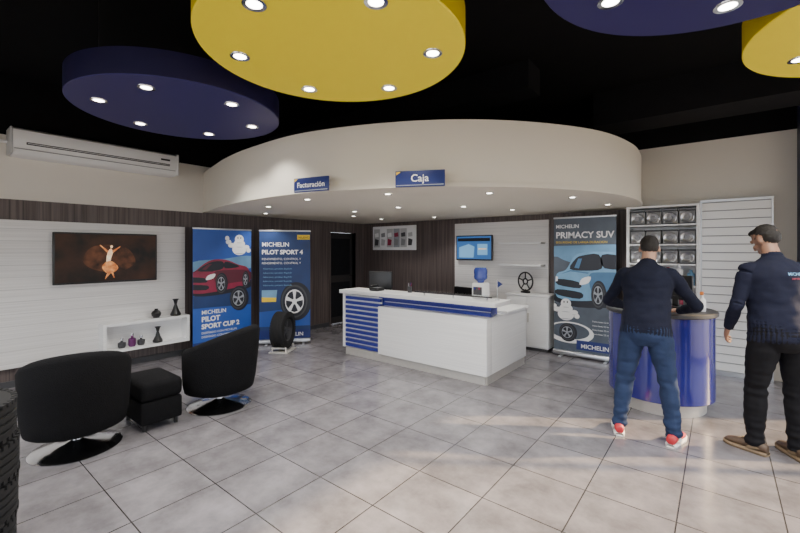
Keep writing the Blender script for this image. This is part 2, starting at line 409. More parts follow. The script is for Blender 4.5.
F=[(i,(i+1)%n,n+(i+1)%n,n+i) for i in range(n)]+[tuple(range(n)),tuple(range(n,2*n))]
mk('casing',V,F,'white',rt,True,ang=50)
box('outlet_slot',rt,(.9,-.268,2.80),(2.42,-.22,2.83),'dkgrey',.006)
box('louver',rt,(.91,-.272,2.812),(2.41,-.25,2.817),'white')
box('panel_seam',rt,(.8,-.262,2.745),(2.5,-.235,2.75),'grey')
box('end_cap_left',rt,(.765,-.265,2.685),(.79,0,2.985),'ltgrey',.01)
box('end_cap_right',rt,(2.52,-.265,2.685),(2.545,0,2.985),'white',.01)
box('display',rt,(2.3,-.273,2.87),(2.42,-.262,2.895),'blackplastic',.002)
cyl2('pipe',rt,(.79,-.05,2.84),(.2,-.03,2.84),.02,'white')

# ---------------------------------------------------------------- banners
def banner(loc,rz,w,h,bg):
    b=root('rollup_banner',loc,rz)
    box('cassette',b,(-w/2,-.05,.015),(w/2,.05,.085),'alloy',.02)
    for sx in (-1,1): box('foot_%d'%sx,b,(sx*w*.35-.02,-.14,0),(sx*w*.35+.02,.14,.015),'alloy',.004)
    box('sheet',b,(-w/2+.01,-.002,.085),(w/2-.01,.0015,h),bg)
    box('top_rail',b,(-w/2+.005,-.012,h-.005),(w/2-.005,.012,h+.02),'alloy',.005)
    cyl('pole',b,(0,.025,.05),.008,h-.06,'steel',seg=10)
    CLIP[0]=(-w/2+.012,.09,w/2-.012,h-.01)
    return b
def art_wheel(b,cx,cz,r,o,rx=None,light=False):
    rx=rx or r
    flat('tyre_art',b,ell(cx,cz,rx,r,32),o,'ink_dark')
    flat('tread_art',b,ell(cx-rx*.10,cz,rx*.84,r*.86,32),o+.0004,'dkgrey')
    flat('sidewall_art',b,ell(cx-rx*.10,cz,rx*.74,r*.76,32),o+.0006,'ink_dark')
    flat('rim_art',b,ell(cx-rx*.1,cz,rx*.6,r*.62,32),o+.0008,'ink_white' if light else 'ink_grey')
    for i in range(5):
        a0=R(90+36+72*i)
        P=[]
        for (rr,da) in ((.16,-16),(.54,-24),(.56,0),(.54,24),(.16,16)):
            a=a0+R(da); P.append((cx-rx*.1+rr*rx*math.cos(a),cz+rr*r*math.sin(a)))
        flat('rim_gap_art',b,P,o+.0012,'ink_dark')
def art_car(b,x0,z0,s,zs,o,body,shade,suv=False):
    def T(P): return [(x0+x*s,z0+z*zs) for x,z in P]
    if suv:
        B=[(.0,.14),(-.01,.3),(.02,.44),(.14,.5),(.24,.68),(.34,.74),(.6,.76),(.85,.73),(.98,.62),(1.08,.5),(1.1,.3),(1.06,.16),(.8,.12),(.3,.06),(.06,.08)]
        G=[(.19,.51),(.27,.66),(.36,.705),(.56,.72),(.60,.53),(.4,.49)]
        S=[(.63,.53),(.6,.715),(.82,.7),(.94,.6),(.96,.54)]
    else:
        B=[(.0,.10),(-.01,.2),(.03,.32),(.16,.38),(.3,.5),(.44,.56),(.64,.55),(.82,.47),(.97,.42),(1.02,.3),(1.0,.14),(.8,.08),(.3,.02),(.06,.05)]
        G=[(.2,.385),(.33,.49),(.45,.53),(.58,.52),(.58,.41),(.4,.37)]
        S=[(.61,.41),(.61,.52),(.74,.49),(.84,.43)]
    flat('car_shadow_art',b,T([(-.05,.06),(.3,-.03),(.9,.03),(1.12,.14),(.9,.2),(.1,.16)]),o-.0001,'ink_dark',4)
    flat('car_body_art',b,T(B),o,body,5)
    top=.5 if suv else .4
    flat('car_flank_art',b,T([(.44,top*.85),(.6,top*.95),(1.0,top*.9),(1.04,top*.5),(.7,top*.4),(.5,top*.3)]),o+.0003,shade,4)
    flat('car_hood_line',b,T([(.06,top*.86),(.2,top*.99),(.44,top*.93),(.42,top*.9),(.2,top*.95)]),o+.0004,shade)
    flat('car_glass_art',b,T(G),o+.0005,'ink_dark',3); flat('car_side_glass_art',b,T(S),o+.0005,'ink_dark',3)
    flat('car_glare_art',b,T([(G[0][0]+.06,G[0][1]+.02),(G[1][0]+.03,G[1][1]),(G[1][0]+.08,G[1][1]),(G[0][0]+.12,G[0][1]+.01)]),o+.0007,shade)
    flat('car_grille_art',b,T([(.03,top*.55),(.03,top*.72),(.3,top*.66),(.32,top*.48)]),o+.0004,'ink_dark',3)
    flat('car_intake_art',b,T([(.02,top*.26),(.02,top*.42),(.34,top*.36),(.32,top*.18)]),o+.0004,'ink_dark',3)
    flat('car_lamp_art',b,T([(.32,top*.58),(.35,top*.76),(.46,top*.82),(.43,top*.64)]),o+.0006,'ink_white',3)
    flat('car_lamp2_art',b,T([(-.005,top*.64),(.0,top*.8),(.03,top*.78),(.025,top*.66)]),o+.0006,'ink_white')
    art_wheel(b,x0+.56*s,z0+.16*zs,.2*zs*(1 if suv else .9),o+.001,.095*s); art_wheel(b,x0+.95*s,z0+.2*zs,.17*zs*(1 if suv else .9),o+.001,.06*s)
def mascot(b,cx,cz,s,o):
    for i,(x,z,a,c) in enumerate([(0,.02,.16,.13),(0,.13,.13,.09),(0,.23,.1,.1),(-.17,.1,.08,.05),(-.24,.17,.06,.05),(-.27,.25,.045,.05),(.16,.06,.07,.05),(.21,-.01,.05,.05)]):
        flat('mascot_fold_%d'%i,b,ell(cx+x*s,cz+z*s,a*s,c*s),o+.0003*i,'ink_white')
        flat('mascot_line_%d'%i,b,ell(cx+x*s,cz+z*s-c*s*.75,a*s*.6,c*s*.05),o+.0003*i+.003,'ink_grey')
    for dx in (-.035,.03): flat('mascot_eye',b,ell(cx+dx*s,cz+.26*s,.012*s,.02*s),o+.005,'ink_dark')

b=banner((-6.12,3.19,0),R(88),.95,1.92,'pblue')
flat('haze_band',b,[(-.46,1.25),(0,1.32),(.46,1.3),(.46,1.5),(0,1.46),(-.46,1.42)],.0027,'psky',4)
flat('road_band',b,[(-.46,.9),(.46,1.15),(.46,.7),(-.46,.72)],.0030,'pdark')
art_car(b,-.60,.92,1.02,.95,.0035,'ink_red','ink_red2')
mascot(b,.26,1.6,.75,.0035)
art_wheel(b,.26,.82,.2,.006,.16)
text('title',b,'MICHELIN',-.34,.62,.085,.007,'ink_white','LEFT',.001)
text('title_2',b,'PILOT',-.34,.51,.105,.007,'ink_white','LEFT',.004)
text('title_3',b,'SPORT CUP 2',-.34,.40,.10,.007,'ink_white','LEFT',.004)
for i in range(2): text('line_%d'%i,b,'DISEÑADO CON MICHELIN',-.34,.32-.06*i,.045,.005,'ink_white')
flat('logo_strip',b,[(-.46,.09),(.46,.09),(.46,.2),(-.46,.2)],.0032,'signblue')
text('logo',b,'MICHELIN',-.1,.11,.08,.005,'ink_white','LEFT',.001)

b=banner((-5.80,4.11,0),R(51),.86,1.92,'pdark')
text('title',b,'MICHELIN',-.38,1.66,.10,.005,'ink_white','LEFT',.001)
text('title_2',b,'PILOT SPORT 4',-.38,1.53,.10,.005,'ink_white','LEFT',.004)
for i in range(2): text('line_%d'%i,b,'RENDIMIENTO, CONTROL Y',-.38,1.43-.07*i,.05,.005,'ink_white')
for i in range(5): text('bullet_%d'%i,b,'Adherencia y precision de guiado',-.36,1.27-.07*i,.035,.005,'ink_car')
flat('floor_glow',b,[(-.43,.3),(.43,.3),(.43,.62),(-.43,.55)],.0026,'pblue')
art_wheel(b,.18,.72,.33,.004,.26,True)
flat('tag',b,[(.2,1.78),(.41,1.78),(.41,1.86),(.2,1.86)],.0035,'ink_yellow')
text('tag_text',b,'NUEVO',.22,1.795,.055,.005,'ink_dark')
flat('car_card',b,[(-.38,.72),(-.15,.72),(-.13,.92),(-.38,.92)],.0036,'ink_car')
flat('card_road',b,[(-.38,.72),(-.15,.72),(-.145,.79),(-.38,.8)],.0038,'ink_yellow')
flat('logo_strip',b,[(-.43,.09),(.43,.09),(.43,.24),(-.43,.24)],.0032,'signblue')
text('logo',b,'MICHELIN',-.1,.13,.09,.005,'ink_white','LEFT',.001)

b=banner((-1.57,6.3,0),0,.88,2.08,'pgrey')
text('title',b,'MICHELIN',-.4,1.93,.075,.005,'ink_white','LEFT',.001)
text('title_2',b,'PRIMACY SUV',-.4,1.78,.13,.005,'ink_white','LEFT',.003)
text('line_1',b,'SEGURIDAD DE LARGA DURACION',-.4,1.70,.045,.005,'ink_yellow')
flat('sky_band',b,[(-.43,1.2),(.43,1.2),(.43,1.68),(-.43,1.66)],.0028,'psky')
flat('trees_band',b,[(-.43,1.2),(-.43,1.5),(-.2,1.42),(.1,1.46),(.43,1.4),(.43,1.2)],.0030,'pgrey',3)
art_car(b,-.40,.78,1.08,1.05,.0035,'ink_car','ink_car2',suv=True)
mascot(b,-.25,.62,.75,.008)
flat('tyre_ring',b,ell(-.2,.36,.34,.16,32),.0034,'ink_white'); flat('tyre_ring_gap',b,ell(-.2,.38,.28,.12,32),.0038,'pgrey')
art_wheel(b,-.22,.36,.14,.007,.13)
for i in range(4): text('bullet_%d'%i,b,'Frena hasta 2.2 m antes',.12,.55-.06*i,.03,.005,'ink_white')
flat('logo_strip',b,[(-.1,.12),(.43,.12),(.43,.26),(-.1,.26)],.0045,'signblue')
text('logo',b,'MICHELIN',-.04,.15,.085,.006,'ink_white','LEFT',.001)
CLIP[0]=None

# tyres ----------------------------------------------------------------
def tyre(parent,loc,r,w,rot,rim=True):
    t=root('wheel_assembly',loc); t.parent=parent; t.rotation_euler=rot
    pr=[(r*.62,-w*.42),(r*.72,-w*.5),(r*.9,-w*.48),(r*.985,-w*.4)]
    for k in range(4):
        x=-w*.36+k*w*.2
        pr+=[(r,x),(r,x+w*.13),(r*.97,x+w*.135),(r*.97,x+w*.19)]
    pr+=[(r*.985,w*.42),(r*.9,w*.48),(r*.72,w*.5),(r*.62,w*.42)]
    if rim: pr.append((r*.62,-w*.42))
    else: pr+=[(r*.66,w*.36),(r*.9,w*.3),(r*.9,-w*.3),(r*.66,-w*.36),(r*.62,-w*.42)]
    lathe('tyre',t,pr,'rubber',seg=64)
    V=[];F=[]
    for i in range(48):
        a=2*math.pi*i/48; c,s=math.cos(a),math.sin(a); tx,ty=-s,c
        for z0,z1 in ((-w*.47,-w*.37),(w*.37,w*.47)):
            b_=len(V)
            for rr in (r*.93,r*1.004):
                for tt in (-.013,.013):
                    for z in (z0,z1): V.append((c*rr+tx*tt,s*rr+ty*tt,z))
            F+=[(b_+4,b_+5,b_+7,b_+6),(b_,b_+1,b_+5,b_+4),(b_+2,b_+6,b_+7,b_+3),(b_,b_+4,b_+6,b_+2),(b_+1,b_+3,b_+7,b_+5)]
    mk('shoulder_blocks',V,F,'rubber',t)
    if rim:
        lathe('rim',t,[(r*.63,-w*.4),(r*.6,-w*.38),(r*.56,-w*.1),(r*.56,w*.1),(r*.6,w*.38),(r*.63,w*.4)],'dkgrey',seg=48)
        for i in range(5):
            o=box('spoke_%d'%i,t,(-.02,0.02,w*.2),(.02,r*.6,w*.27),'dkgrey',.006)
            a=R(72*i); o.location=(math.sin(a)*-r*.3,math.cos(a)*r*.3,w*.24); o.rotation_euler=(0,0,a)
        cyl('hub',t,(0,0,w*.18),r*.16,w*.12,'dkgrey',seg=24)
rt=root('display_tyre',(-5.42,3.80,0),R(32))
tyre(rt,(0,0,.335),.285,.21,(0,R(90),0))
box('stand_base',rt,(-.15,-.2,0),(.15,.2,.022),'steel',.008)
for sy in (-1,1): cyl2('stand_rail_%d'%sy,rt,(-.12,sy*.15,.075),(.12,sy*.15,.075),.016,'steel')
for sy in (-1,1):
    for sx in (-1,1): cyl2('stand_leg',rt,(sx*.11,sy*.15,.02),(sx*.11,sy*.15,.075),.012,'steel')
rt=root('tyre_stack',(-3.03,.07,0),0)
for i in range(4): tyre(rt,(.008*(i%2),.006*(i%3),.103+.206*i),.33,.205,(0,0,.3*i),False)

# ---------------------------------------------------------------- reception counter
rt=root('reception_counter')
VBK=4.30
boxes('core',rt,[((-4.55,VBK+.08,.1),(-3.83,VBK+.42,.9)),((-3.83,VBK+.14,.1),(-2.2,VBK+.42,.9))],'blue')
box('white_front_panel',rt,(-3.83,VBK-.02,.11),(-2.13,VBK+.13,.79),'deskwhite',.004)
box('white_return_wing',rt,(-2.72,VBK+.131,.11),(-2.13,5.5,.79),'deskwhite',.004)
box('return_worktop',rt,(-2.75,VBK+.5,.79),(-2.1,5.53,.82),'deskwhite',.004)
box('left_end_panel',rt,(-4.6,VBK+.02,.1),(-4.55,VBK+.42,.93),'deskwhite',.004)
sl=[]
for i in range(11): sl.append(((-4.55,VBK+.03,.12+.0725*i),(-3.832,VBK+.08,.12+.0725*i+.043)))
boxes('blue_slats_left',rt,sl,'blue')
boxes('slat_backing',rt,[((-4.55,VBK+.066,.1),(-3.832,VBK+.0795,.91))],'white')
sl=[]
for i in range(2): sl.append(((-3.83,VBK+.09,.80+.06*i),(-2.13,VBK+.14,.80+.06*i+.045)))
boxes('blue_slats_upper',rt,sl,'blue')
boxes('upper_backing',rt,[((-3.83,VBK+.125,.79),(-2.15,VBK+.1395,.92))],'white')
box('ledge_top',rt,(-4.64,VBK-.02,.93),(-2.02,VBK+.42,.985),'deskwhite',.006)
box('blue_ledge_edge',rt,(-3.83,VBK+.0,.912),(-2.08,VBK+.38,.93),'blue',.003)
boxes('kick_plinth',rt,[((-4.52,VBK+.01,0),(-2.16,VBK+.4,.11)),((-2.66,VBK+.03,0),(-2.145,5.48,.11))],'steel')
box('worktop',rt,(-4.55,VBK+.42,.72),(-2.75,5.05,.75),'deskwhite',.004)
boxes('worktop_leg',rt,[((-4.55,4.99,0),(-4.5,5.05,.72)),((-4.5,VBK+.5,0),(-4.45,VBK+.56,.72))],'steel')
box('glass_screen',rt,(-3.2,VBK+.02,1.04),(-2.08,VBK+.17,1.048),'glass')
for x in (-3.1,-2.65,-2.18): cyl('glass_post',rt,(x,VBK+.1,.985),.012,.055,'chrome',seg=14)
box('dark_glass_edge',rt,(-3.2,VBK+.01,1.034),(-2.08,VBK+.02,1.052),'dkgrey')

t=root('computer_monitor',(-4.33,4.9,.752),R(200))
box('panel',t,(-.2,-.02,.18),(.2,.015,.5),'blackplastic',.008)
flat('screen',t,[(-.185,.195),(.185,.195),(.185,.485),(-.185,.485)],.0215,'screen_bl')
cyl('stem',t,(0,.02,.01),.02,.2,'blackplastic',seg=16); box('base',t,(-.12,-.08,0),(.12,.1,.012),'blackplastic',.005)
t=root('desk_telephone',(-4.05,4.5,.986)); box('body',t,(-.09,-.08,0),(.09,.08,.05),'blackplastic',.015); box('handset',t,(-.085,-.08,.05),(-.035,.08,.085),'blackplastic',.015); box('keypad',t,(-.02,-.05,.05),(.07,.03,.053),'grey')
t=root('water_dispenser',(-2.37,4.60,.987))
box('body',t,(-.085,-.085,0),(.085,.085,.2),'white',.02); box('tap_recess',t,(-.06,-.09,.05),(.06,-.075,.15),'dkgrey',.005)
for sx in (-.03,.03): box('tap',t,(sx-.01,-.108,.12),(sx+.01,-.085,.145),'blue' if sx<0 else 'ink_red',.003)
lathe('bottle',t,[(0,.2),(.04,.2),(.045,.22),(.08,.25),(.085,.28),(.08,.3),(.085,.32),(.085,.36),(.07,.39),(0,.395)],'bluewater',seg=30)
t=root('desk_pennant',(-2.12,4.55,.987)); cyl('foot',t,(0,0,0),.03,.01,'chrome',seg=18); cyl('pole',t,(0,0,.01),.003,.24,'chrome',seg=8); mk('cloth',[(0,0,.24),(.07,0,.2),(0,0,.15)],[(0,1,2)],'signblue',t)
t=root('pen_cup',(-3.5,4.60,.986)); lathe('cup',t,[(0,0),(.03,0),(.033,.09),(.029,.09),(.027,.01),(0,.01)],'dkgrey',seg=20)
for i in range(4): cyl2('pen_%d'%i,t,(.01*math.cos(i*1.6),.01*math.sin(i*1.6),.012),(.03*math.cos(i*1.6),.03*math.sin(i*1.6),.14),.004,['ink_red','blue','ink_dark','chrome'][i])

def office_chair(loc,rz):
    t=root('office_chair',loc,rz)
    for i in range(5):
        a=R(72*i); cyl2('leg_%d'%i,t,(0,0,.11),(.28*math.cos(a),.28*math.sin(a),.07),.018,'blackplastic')
        lathe('caster_%d'%i,t,[(0,-.02),(.03,-.02),(.03,.02),(0,.02)],'blackplastic',(.28*math.cos(a),.28*math.sin(a),.03),(R(90),0,a),16)
    cyl('column',t,(0,0,.1),.025,.34,'chrome',seg=16)
    box('seat',t,(-.24,-.24,.44),(.24,.24,.52),'fabric',.035)
    box('back',t,(-.22,.2,.62),(.22,.26,1.0),'fabric',.03)
    box('back_support',t,(-.03,.22,.45),(.03,.25,.7),'blackplastic',.008)
    for s in (-1,1):
        box('arm_post',t,(s*.26-.015,-.03,.48),(s*.26+.015,.03,.68),'blackplastic',.005); box('arm_pad',t,(s*.26-.03,-.13,.68),(s*.26+.03,.13,.71),'blackplastic',.01)
office_chair((-3.3,5.5,0),R(-15))

# ---------------------------------------------------------------- back wall things
rt=root('back_display_panel',(0,VB,0))
box('board',rt,(-3.98,-.04,.0),(-2.2,-.001,2.1),'whitewood',.003)
for z in (1.33,1.7): box('shelf',rt,(-2.98,-.26,z),(-2.25,-.04,z+.03),'deskwhite',.003)
tv('television',(-3.54,VB-.075,1.41),0,.74,.46,1)
t=root('low_cabinet',(-2.42,VB-.045,0))
box('carcass',t,(-.34,-.38,.05),(.34,-.001,.86),'deskwhite',.004); box('top',t,(-.36,-.4,.86),(.36,-.001,.89),'deskwhite',.004); box('plinth',t,(-.32,-.36,0),(.32,-.02,.05),'dkgrey')
for i in range(2):
    box('door_leaf_%d'%i,t,(-.33+.335*i,-.395,.07),(-.005+.335*i,-.381,.85),'deskwhite',.003); box('pull_%d'%i,t,(-.04+.06*i,-.41,.45),(-.02+.06*i,-.396,.6),'steel',.003)
t=root('wheel_rim_ornament',(-2.52,VB-.22,.89),R(-20))
def torus(name,parent,loc,Rr,r,m,rot):
    pr=[(Rr+r*math.cos(R(30*i)),r*math.sin(R(30*i))) for i in range(13)]
    return lathe(name,parent,pr,m,loc,rot,48)
torus('hoop',t,(0,0,.19),.15,.013,'blackplastic',(R(90),0,0)); torus('inner_hoop',t,(0,0,.19),.045,.012,'blackplastic',(R(90),0,0))
for i in range(5):
    a=R(90+72*i); cyl2('spoke_%d'%i,t,(.04*math.cos(a),0,.19+.04*math.sin(a)),(.15*math.cos(a),0,.19+.15*math.sin(a)),.011,'blackplastic')
box('foot',t,(-.07,-.04,0),(.07,.04,.03),'blackplastic',.005); cyl('stem',t,(0,0,.02),.012,.04,'blackplastic',seg=12)
t=root('wall_picture',(-5.52,VB-.002,1.60))
box('canvas',t,(-.60,-.03,0),(.60,-.001,.52),'ink_white',.003)
for i in range(6):
    x=-.56+.188*i
    flat('sketch_%d'%i,t,[(x,.06),(x+.175,.06),(x+.175,.46),(x,.46)],.0305,['ltgrey','ink_white','ltgrey','ink_grey','ltgrey','ink_white'][i])
    flat('detail_%d'%i,t,[(x+.02,.1),(x+.12,.1),(x+.14,.22),(x+.03,.25)],.031,['dkgrey','ltgrey','ink_red','grey','grey','dkgrey'][i])
    flat('detail_b_%d'%i,t,[(x+.03,.28),(x+.14,.29),(x+.13,.38),(x+.02,.36)],.031,['ink_white','grey','ink_white','ink_red','dkgrey','ltgrey'][i])

# display shelving ---------------------------------------------------------------
rt=root('display_shelving',(0,VB-.005,0))
boxes('carcass',rt,[((-1.02,-.36,0),(-.985,-.001,2.195)),((-.235,-.36,0),(-.2,-.001,2.195)),((-.985,-.02,0),(-.235,-.001,2.195)),((-.985,-.36,2.17),(-.235,-.02,2.195)),((-.985,-.36,0),(-.235,-.02,.1))],'deskwhite')
zs=[.45,.8,1.12,1.4,1.66,1.92]
boxes('shelf_boards',rt,[((-.985,-.36,z),(-.235,-.02,z+.02)) for z in zs],'deskwhite')
bx=[];lids=[]
for zi,z in enumerate([1.4,1.66,1.92]):
    for i in range(4):
        x=-.89+.186*i
        lathe('headlamp_%d_%d'%(zi,i),rt,[(0,.0),(.05,.0),(.07,.03),(.075,.05),(.068,.055),(.055,.045),(.0,.035)],'alloy',(x,-.3,z+.105),(R(90),0,0),24)
        lathe('lamp_lens_%d_%d'%(zi,i),rt,[(0,.056),(.03,.056),(.034,.04)],'grey',(x,-.3,z+.105),(R(90),0,0),18)
        bx.append(((x-.085,-.29,z+.021),(x+.085,-.1,z+.19)))
        lids.append(((x-.083,-.355,z+.19),(x+.083,-.12,z+.21)))
        lids.append(((x-.083,-.355,z+.021),(x+.083,-.291,z+.032)))
boxes('cartons',rt,bx,'ltgrey'); boxes('carton_lids',rt,lids,'dkgrey')
for zi,z in enumerate([.8,1.12,.45,.1]):
    for i in range(6):
        x=-.92+.125*i; h=.2+.03*((i*7+zi)%3)
        lathe('can_%d_%d'%(zi,i),rt,[(0,0),(.042,0),(.042,h*.75),(.018,h*.85),(.018,h),(0,h)],['ink_car','ink_yellow','signblue','ink_grey','ink_red','ink_white'][(i+zi)%6],(x,-.26,z+.021),seg=18)
rt=root('slatwall_panel',(0,VB-.002,0))
box('backing',rt,(-.198,-.1,.0),(.5,-.001,2.25),'grey')
boxes('slats',rt,[((-.19,-.125,.06+.108*i),(.49,-.1,.06+.108*i+.096)) for i in range(20)],'white')
boxes('edge_frame',rt,[((-.2,-.135,0),(-.185,-.1,2.25)),((.487,-.135,0),(.505,-.1,2.25)),((-.185,-.135,2.22),(.487,-.1,2.25)),((-.185,-.135,0),(.487,-.1,.055))],'alloy')

# ---------------------------------------------------------------- round desk
rt=root('round_service_desk',(-.50,4.99,0))
lathe('plinth',rt,[(0,0),(.40,0),(.40,.13),(0,.13)],'steel',seg=64)
lathe('drum',rt,[(0,.13),(.465,.13),(.47,.136),(.47,.95),(0,.95)],'deskblue',seg=96)
lathe('top',rt,[(0,.95),(.485,.95),(.495,.957),(.495,.985),(.485,.992),(0,.992)],'dkgrey',seg=96)
t=root('desktop_terminal',(-.36,5.18,.993),R(150)); box('panel',t,(-.17,-.01,.08),(.17,.02,.34),'blackplastic',.008); box('neck',t,(-.03,0,.005),(.03,.03,.12),'blackplastic',.005); box('base',t,(-.1,-.07,0),(.1,.1,.012),'blackplastic',.004)
t=root('clipboard',(-.66,5.0,.993),R(10)); box('board',t,(-.11,-.15,0),(.11,.15,.006),'ink_dark',.002); box('paper',t,(-.1,-.14,.006),(.1,.12,.009),'ink_white'); box('clip',t,(-.04,.12,.006),(.04,.15,.018),'chrome',.003)
t=root('spray_bottle',(-.14,4.96,.993)); lathe('body',t,[(0,0),(.03,0),(.033,.01),(.033,.11),(.012,.14),(.012,.17),(0,.17)],'ink_white',seg=20); box('trigger',t,(-.015,-.05,.165),(.015,.015,.195),'ink_orange',.005)

# ---------------------------------------------------------------- tub armchairs
def tub_chair(loc,rz):
    t=root('swivel_armchair',loc,rz)
    n=44; V=[];F=[]
    half=128
    for i in range(n+1):
        ph=-half+2*half*i/n; a=R(ph)   # back at +x
        w=(math.cos(R(ph*180/half))+1)/2
        top=.63+.20*w**.7
        ro=.355; ri=.26
        lean=.045*w
        c,s=math.cos(a),math.sin(a)
        prof=[(ro*.80,.17),(ro*.93,.19),(ro*.985,.28),(ro+lean*.5,.5),(ro+lean,top-.05),(ro+lean-.02,top-.012),(ro+lean-.055,top),(ri+lean+.02,top-.012),(ri+lean,top-.05),(ri,.45),(ri,.25)]
        for r_,z in prof: V.append((r_*c,r_*s,z))
    k=11
    for i in range(n):
        for j in range(k): F.append((i*k+j,(i+1)*k+j,(i+1)*k+(j+1)%k,i*k+(j+1)%k))
    F.append(tuple(range(k))); F.append(tuple(n*k+j for j in range(k)))
    mk('shell',V,F,'fabric',t,True,ang=70)
    V=[];F=[];m=40
    lv=[(.9,.17),(.99,.20),(1,.3),(1,.42),(.95,.455),(.85,.465)]
    for f,z in lv:
        for i in range(m):
            a=2*math.pi*i/m; x,y=math.cos(a),math.sin(a)
            V.append((f*(.285*x if x>0 else .37*x),f*.28*y,z))
    for l in range(len(lv)-1):
        for i in range(m): F.append((l*m+i,l*m+(i+1)%m,(l+1)*m+(i+1)%m,(l+1)*m+i))
    F.append(tuple(range(m))); F.append(tuple((len(lv)-1)*m+i for i in range(m)))
    mk('seat_cushion',V,F,'fabric',t,True,ang=50)
    torus('seat_piping',t,(0,0,.455),.255,.008,'fabric',(0,0,0))
    box('brand_label',t,(.25,.08,.64),(.27,.17,.69),'grey',.003)
    lathe('base',t,[(0,0),(.30,0),(.305,.006),(.29,.014),(.18,.03),(.08,.05),(.035,.07),(.03,.18),(0,.18)],'chrome',seg=64,ang=50)
tub_chair((-4.08,.90,0),R(-12)); tub_chair((-4.05,2.07,0),R(28))
t=root('upholstered_bench',(-4.16,1.475,0))
box('base',t,(-.25,-.17,.06),(.25,.17,.26),'fabric',.02)
box('cushion',t,(-.26,-.175,.26),(.26,.175,.43),'fabric',.045)
for sx in (-1,1):
    for sy in (-1,1): cyl('leg',t,(sx*.2,sy*.13,0),.018,.065,'blackplastic',seg=14)

# ---------------------------------------------------------------- people
def frame(d,up=Vector((0,0,1))):
    d=d.normalized()
    if abs(d.dot(up))>.95: up=Vector((0,1,0))
    x=d.cross(up).normalized(); y=x.cross(d).normalized(); return x,y
def loft(rings,V,F,seg=20):
    b=len(V)
    for c,ax,ay in rings:
        for i in range(seg):
            a=2*math.pi*i/seg; V.append(c+ax*math.cos(a)+ay*math.sin(a))
    n=len(rings)
    for k in range(n-1):
        for i in range(seg):
            j=(i+1)%seg; F.append((b+k*seg+i,b+k*seg+j,b+(k+1)*seg+j,b+(k+1)*seg+i))
    V.append(rings[0][0].copy()); V.append(rings[-1][0].copy())
    for i in range(seg):
        j=(i+1)%seg; F.append((b+j,b+i,len(V)-2)); F.append((b+(n-1)*seg+i,b+(n-1)*seg+j,len(V)-1))
def dense(pts,k):
    out=[];Q=[pts[0]]+pts+[pts[-1]]
    for i in range(1,len(Q)-2):
        for t in range(k):
            t/=k; o=[]
            for a,b_,c,d in zip(*Q[i-1:i+3]): o.append(.5*(2*b_+(c-a)*t+(2*a-5*b_+4*c-d)*t*t+(3*b_-a-3*c+d)*t**3))
            out.append(o)
    out.append(list(pts[-1])); return out

class Body:
    def __init__(s): s.V=[];s.F=[];s.lab=[]
    def add(s,V,F,l):
        b=len(s.V); s.V+=[Vector(v) for v in V]; s.F+=[tuple(i+b for i in f) for f in F]; s.lab+=[l]*len(V)
    def limb(s,pts,l,k=6,seg=18):
        D=dense([list(p) for p in pts],k); rings=[]
        for i,p in enumerate(D):
            a=Vector(D[max(0,i-1)][:3]); c=Vector(D[min(len(D)-1,i+1)][:3]); x,y=frame(c-a)
            rings.append((Vector(p[:3]),x*p[3],y*p[3]))
        V=[];F=[]; loft(rings,V,F,seg); s.add(V,F,l)
    def ellip(s,M4,l,sub=3):
        bm=bmesh.new(); bmesh.ops.create_icosphere(bm,subdivisions=sub,radius=1)
        V=[M4@v.co for v in bm.verts]; F=[tuple(v.index for v in f.verts) for f in bm.faces]; bm.free(); s.add(V,F,l)

def hand_mesh(V,F,wrist,d,nrm,side,curl,sc=1.0):
    d=d.normalized(); nrm=(nrm-d*nrm.dot(d)).normalized(); x=d.cross(nrm)*side
    W=wrist
    rings=[]
    for t,w,h in [(-.03,.026,.02),(0,.028,.019),(.02,.034,.018),(.05,.041,.017),(.08,.042,.015),(.095,.038,.011)]:
        rings.append((W+d*t*sc,x*w*sc,nrm*h*sc))
    loft(rings,V,F,14)
    L=[.070,.080,.074,.058]
    for i in range(4):
        base=W+d*.085*sc+x*(.030-.0205*i)*sc
        p=base.copy(); dr=(d+x*(.10-.07*i)).normalized(); ring=[]; q=dr.copy()
        segs=[.45,.32,.23]
        ring.append((p-dr*.01*sc,.009))
        ring.append((p,.009))
        for j,f in enumerate(segs):
            ang=curl*(.6+.35*j)
            q=Matrix.Rotation(-ang,3,dr.cross(nrm).normalized())@q
            p=p+q*L[i]*f*sc; ring.append((p,.0088-.0008*j))
        ring.append((p+q*.004*sc,.005))
        rr=[]
        for k,(c,r_) in enumerate(ring):
            a=ring[max(0,k-1)][0]; b_=ring[min(len(ring)-1,k+1)][0]; ax,ay=frame(b_-a,nrm); rr.append((c,ax*r_*sc,ay*r_*sc))
        loft(rr,V,F,8)
    p=W+d*.022*sc+x*.022*sc; q=(d*.75+x*.75-nrm*.15).normalized(); ring=[(p,.013)]
    for j,(l,r_) in enumerate([(.035,.0125),(.032,.011),(.026,.0095)]):
        p=p+q*l*sc; ring.append((p,r_)); q=(q+d*.3-nrm*.12*curl).normalized()
    ring.append((p+q*.004,.005)); rr=[]
    for k,(c,r_) in enumerate(ring):
        a=ring[max(0,k-1)][0]; b_=ring[min(len(ring)-1,k+1)][0]; ax,ay=frame(b_-a,nrm); rr.append((c,ax*r_*sc,ay*r_*sc))
    loft(rr,V,F,8)

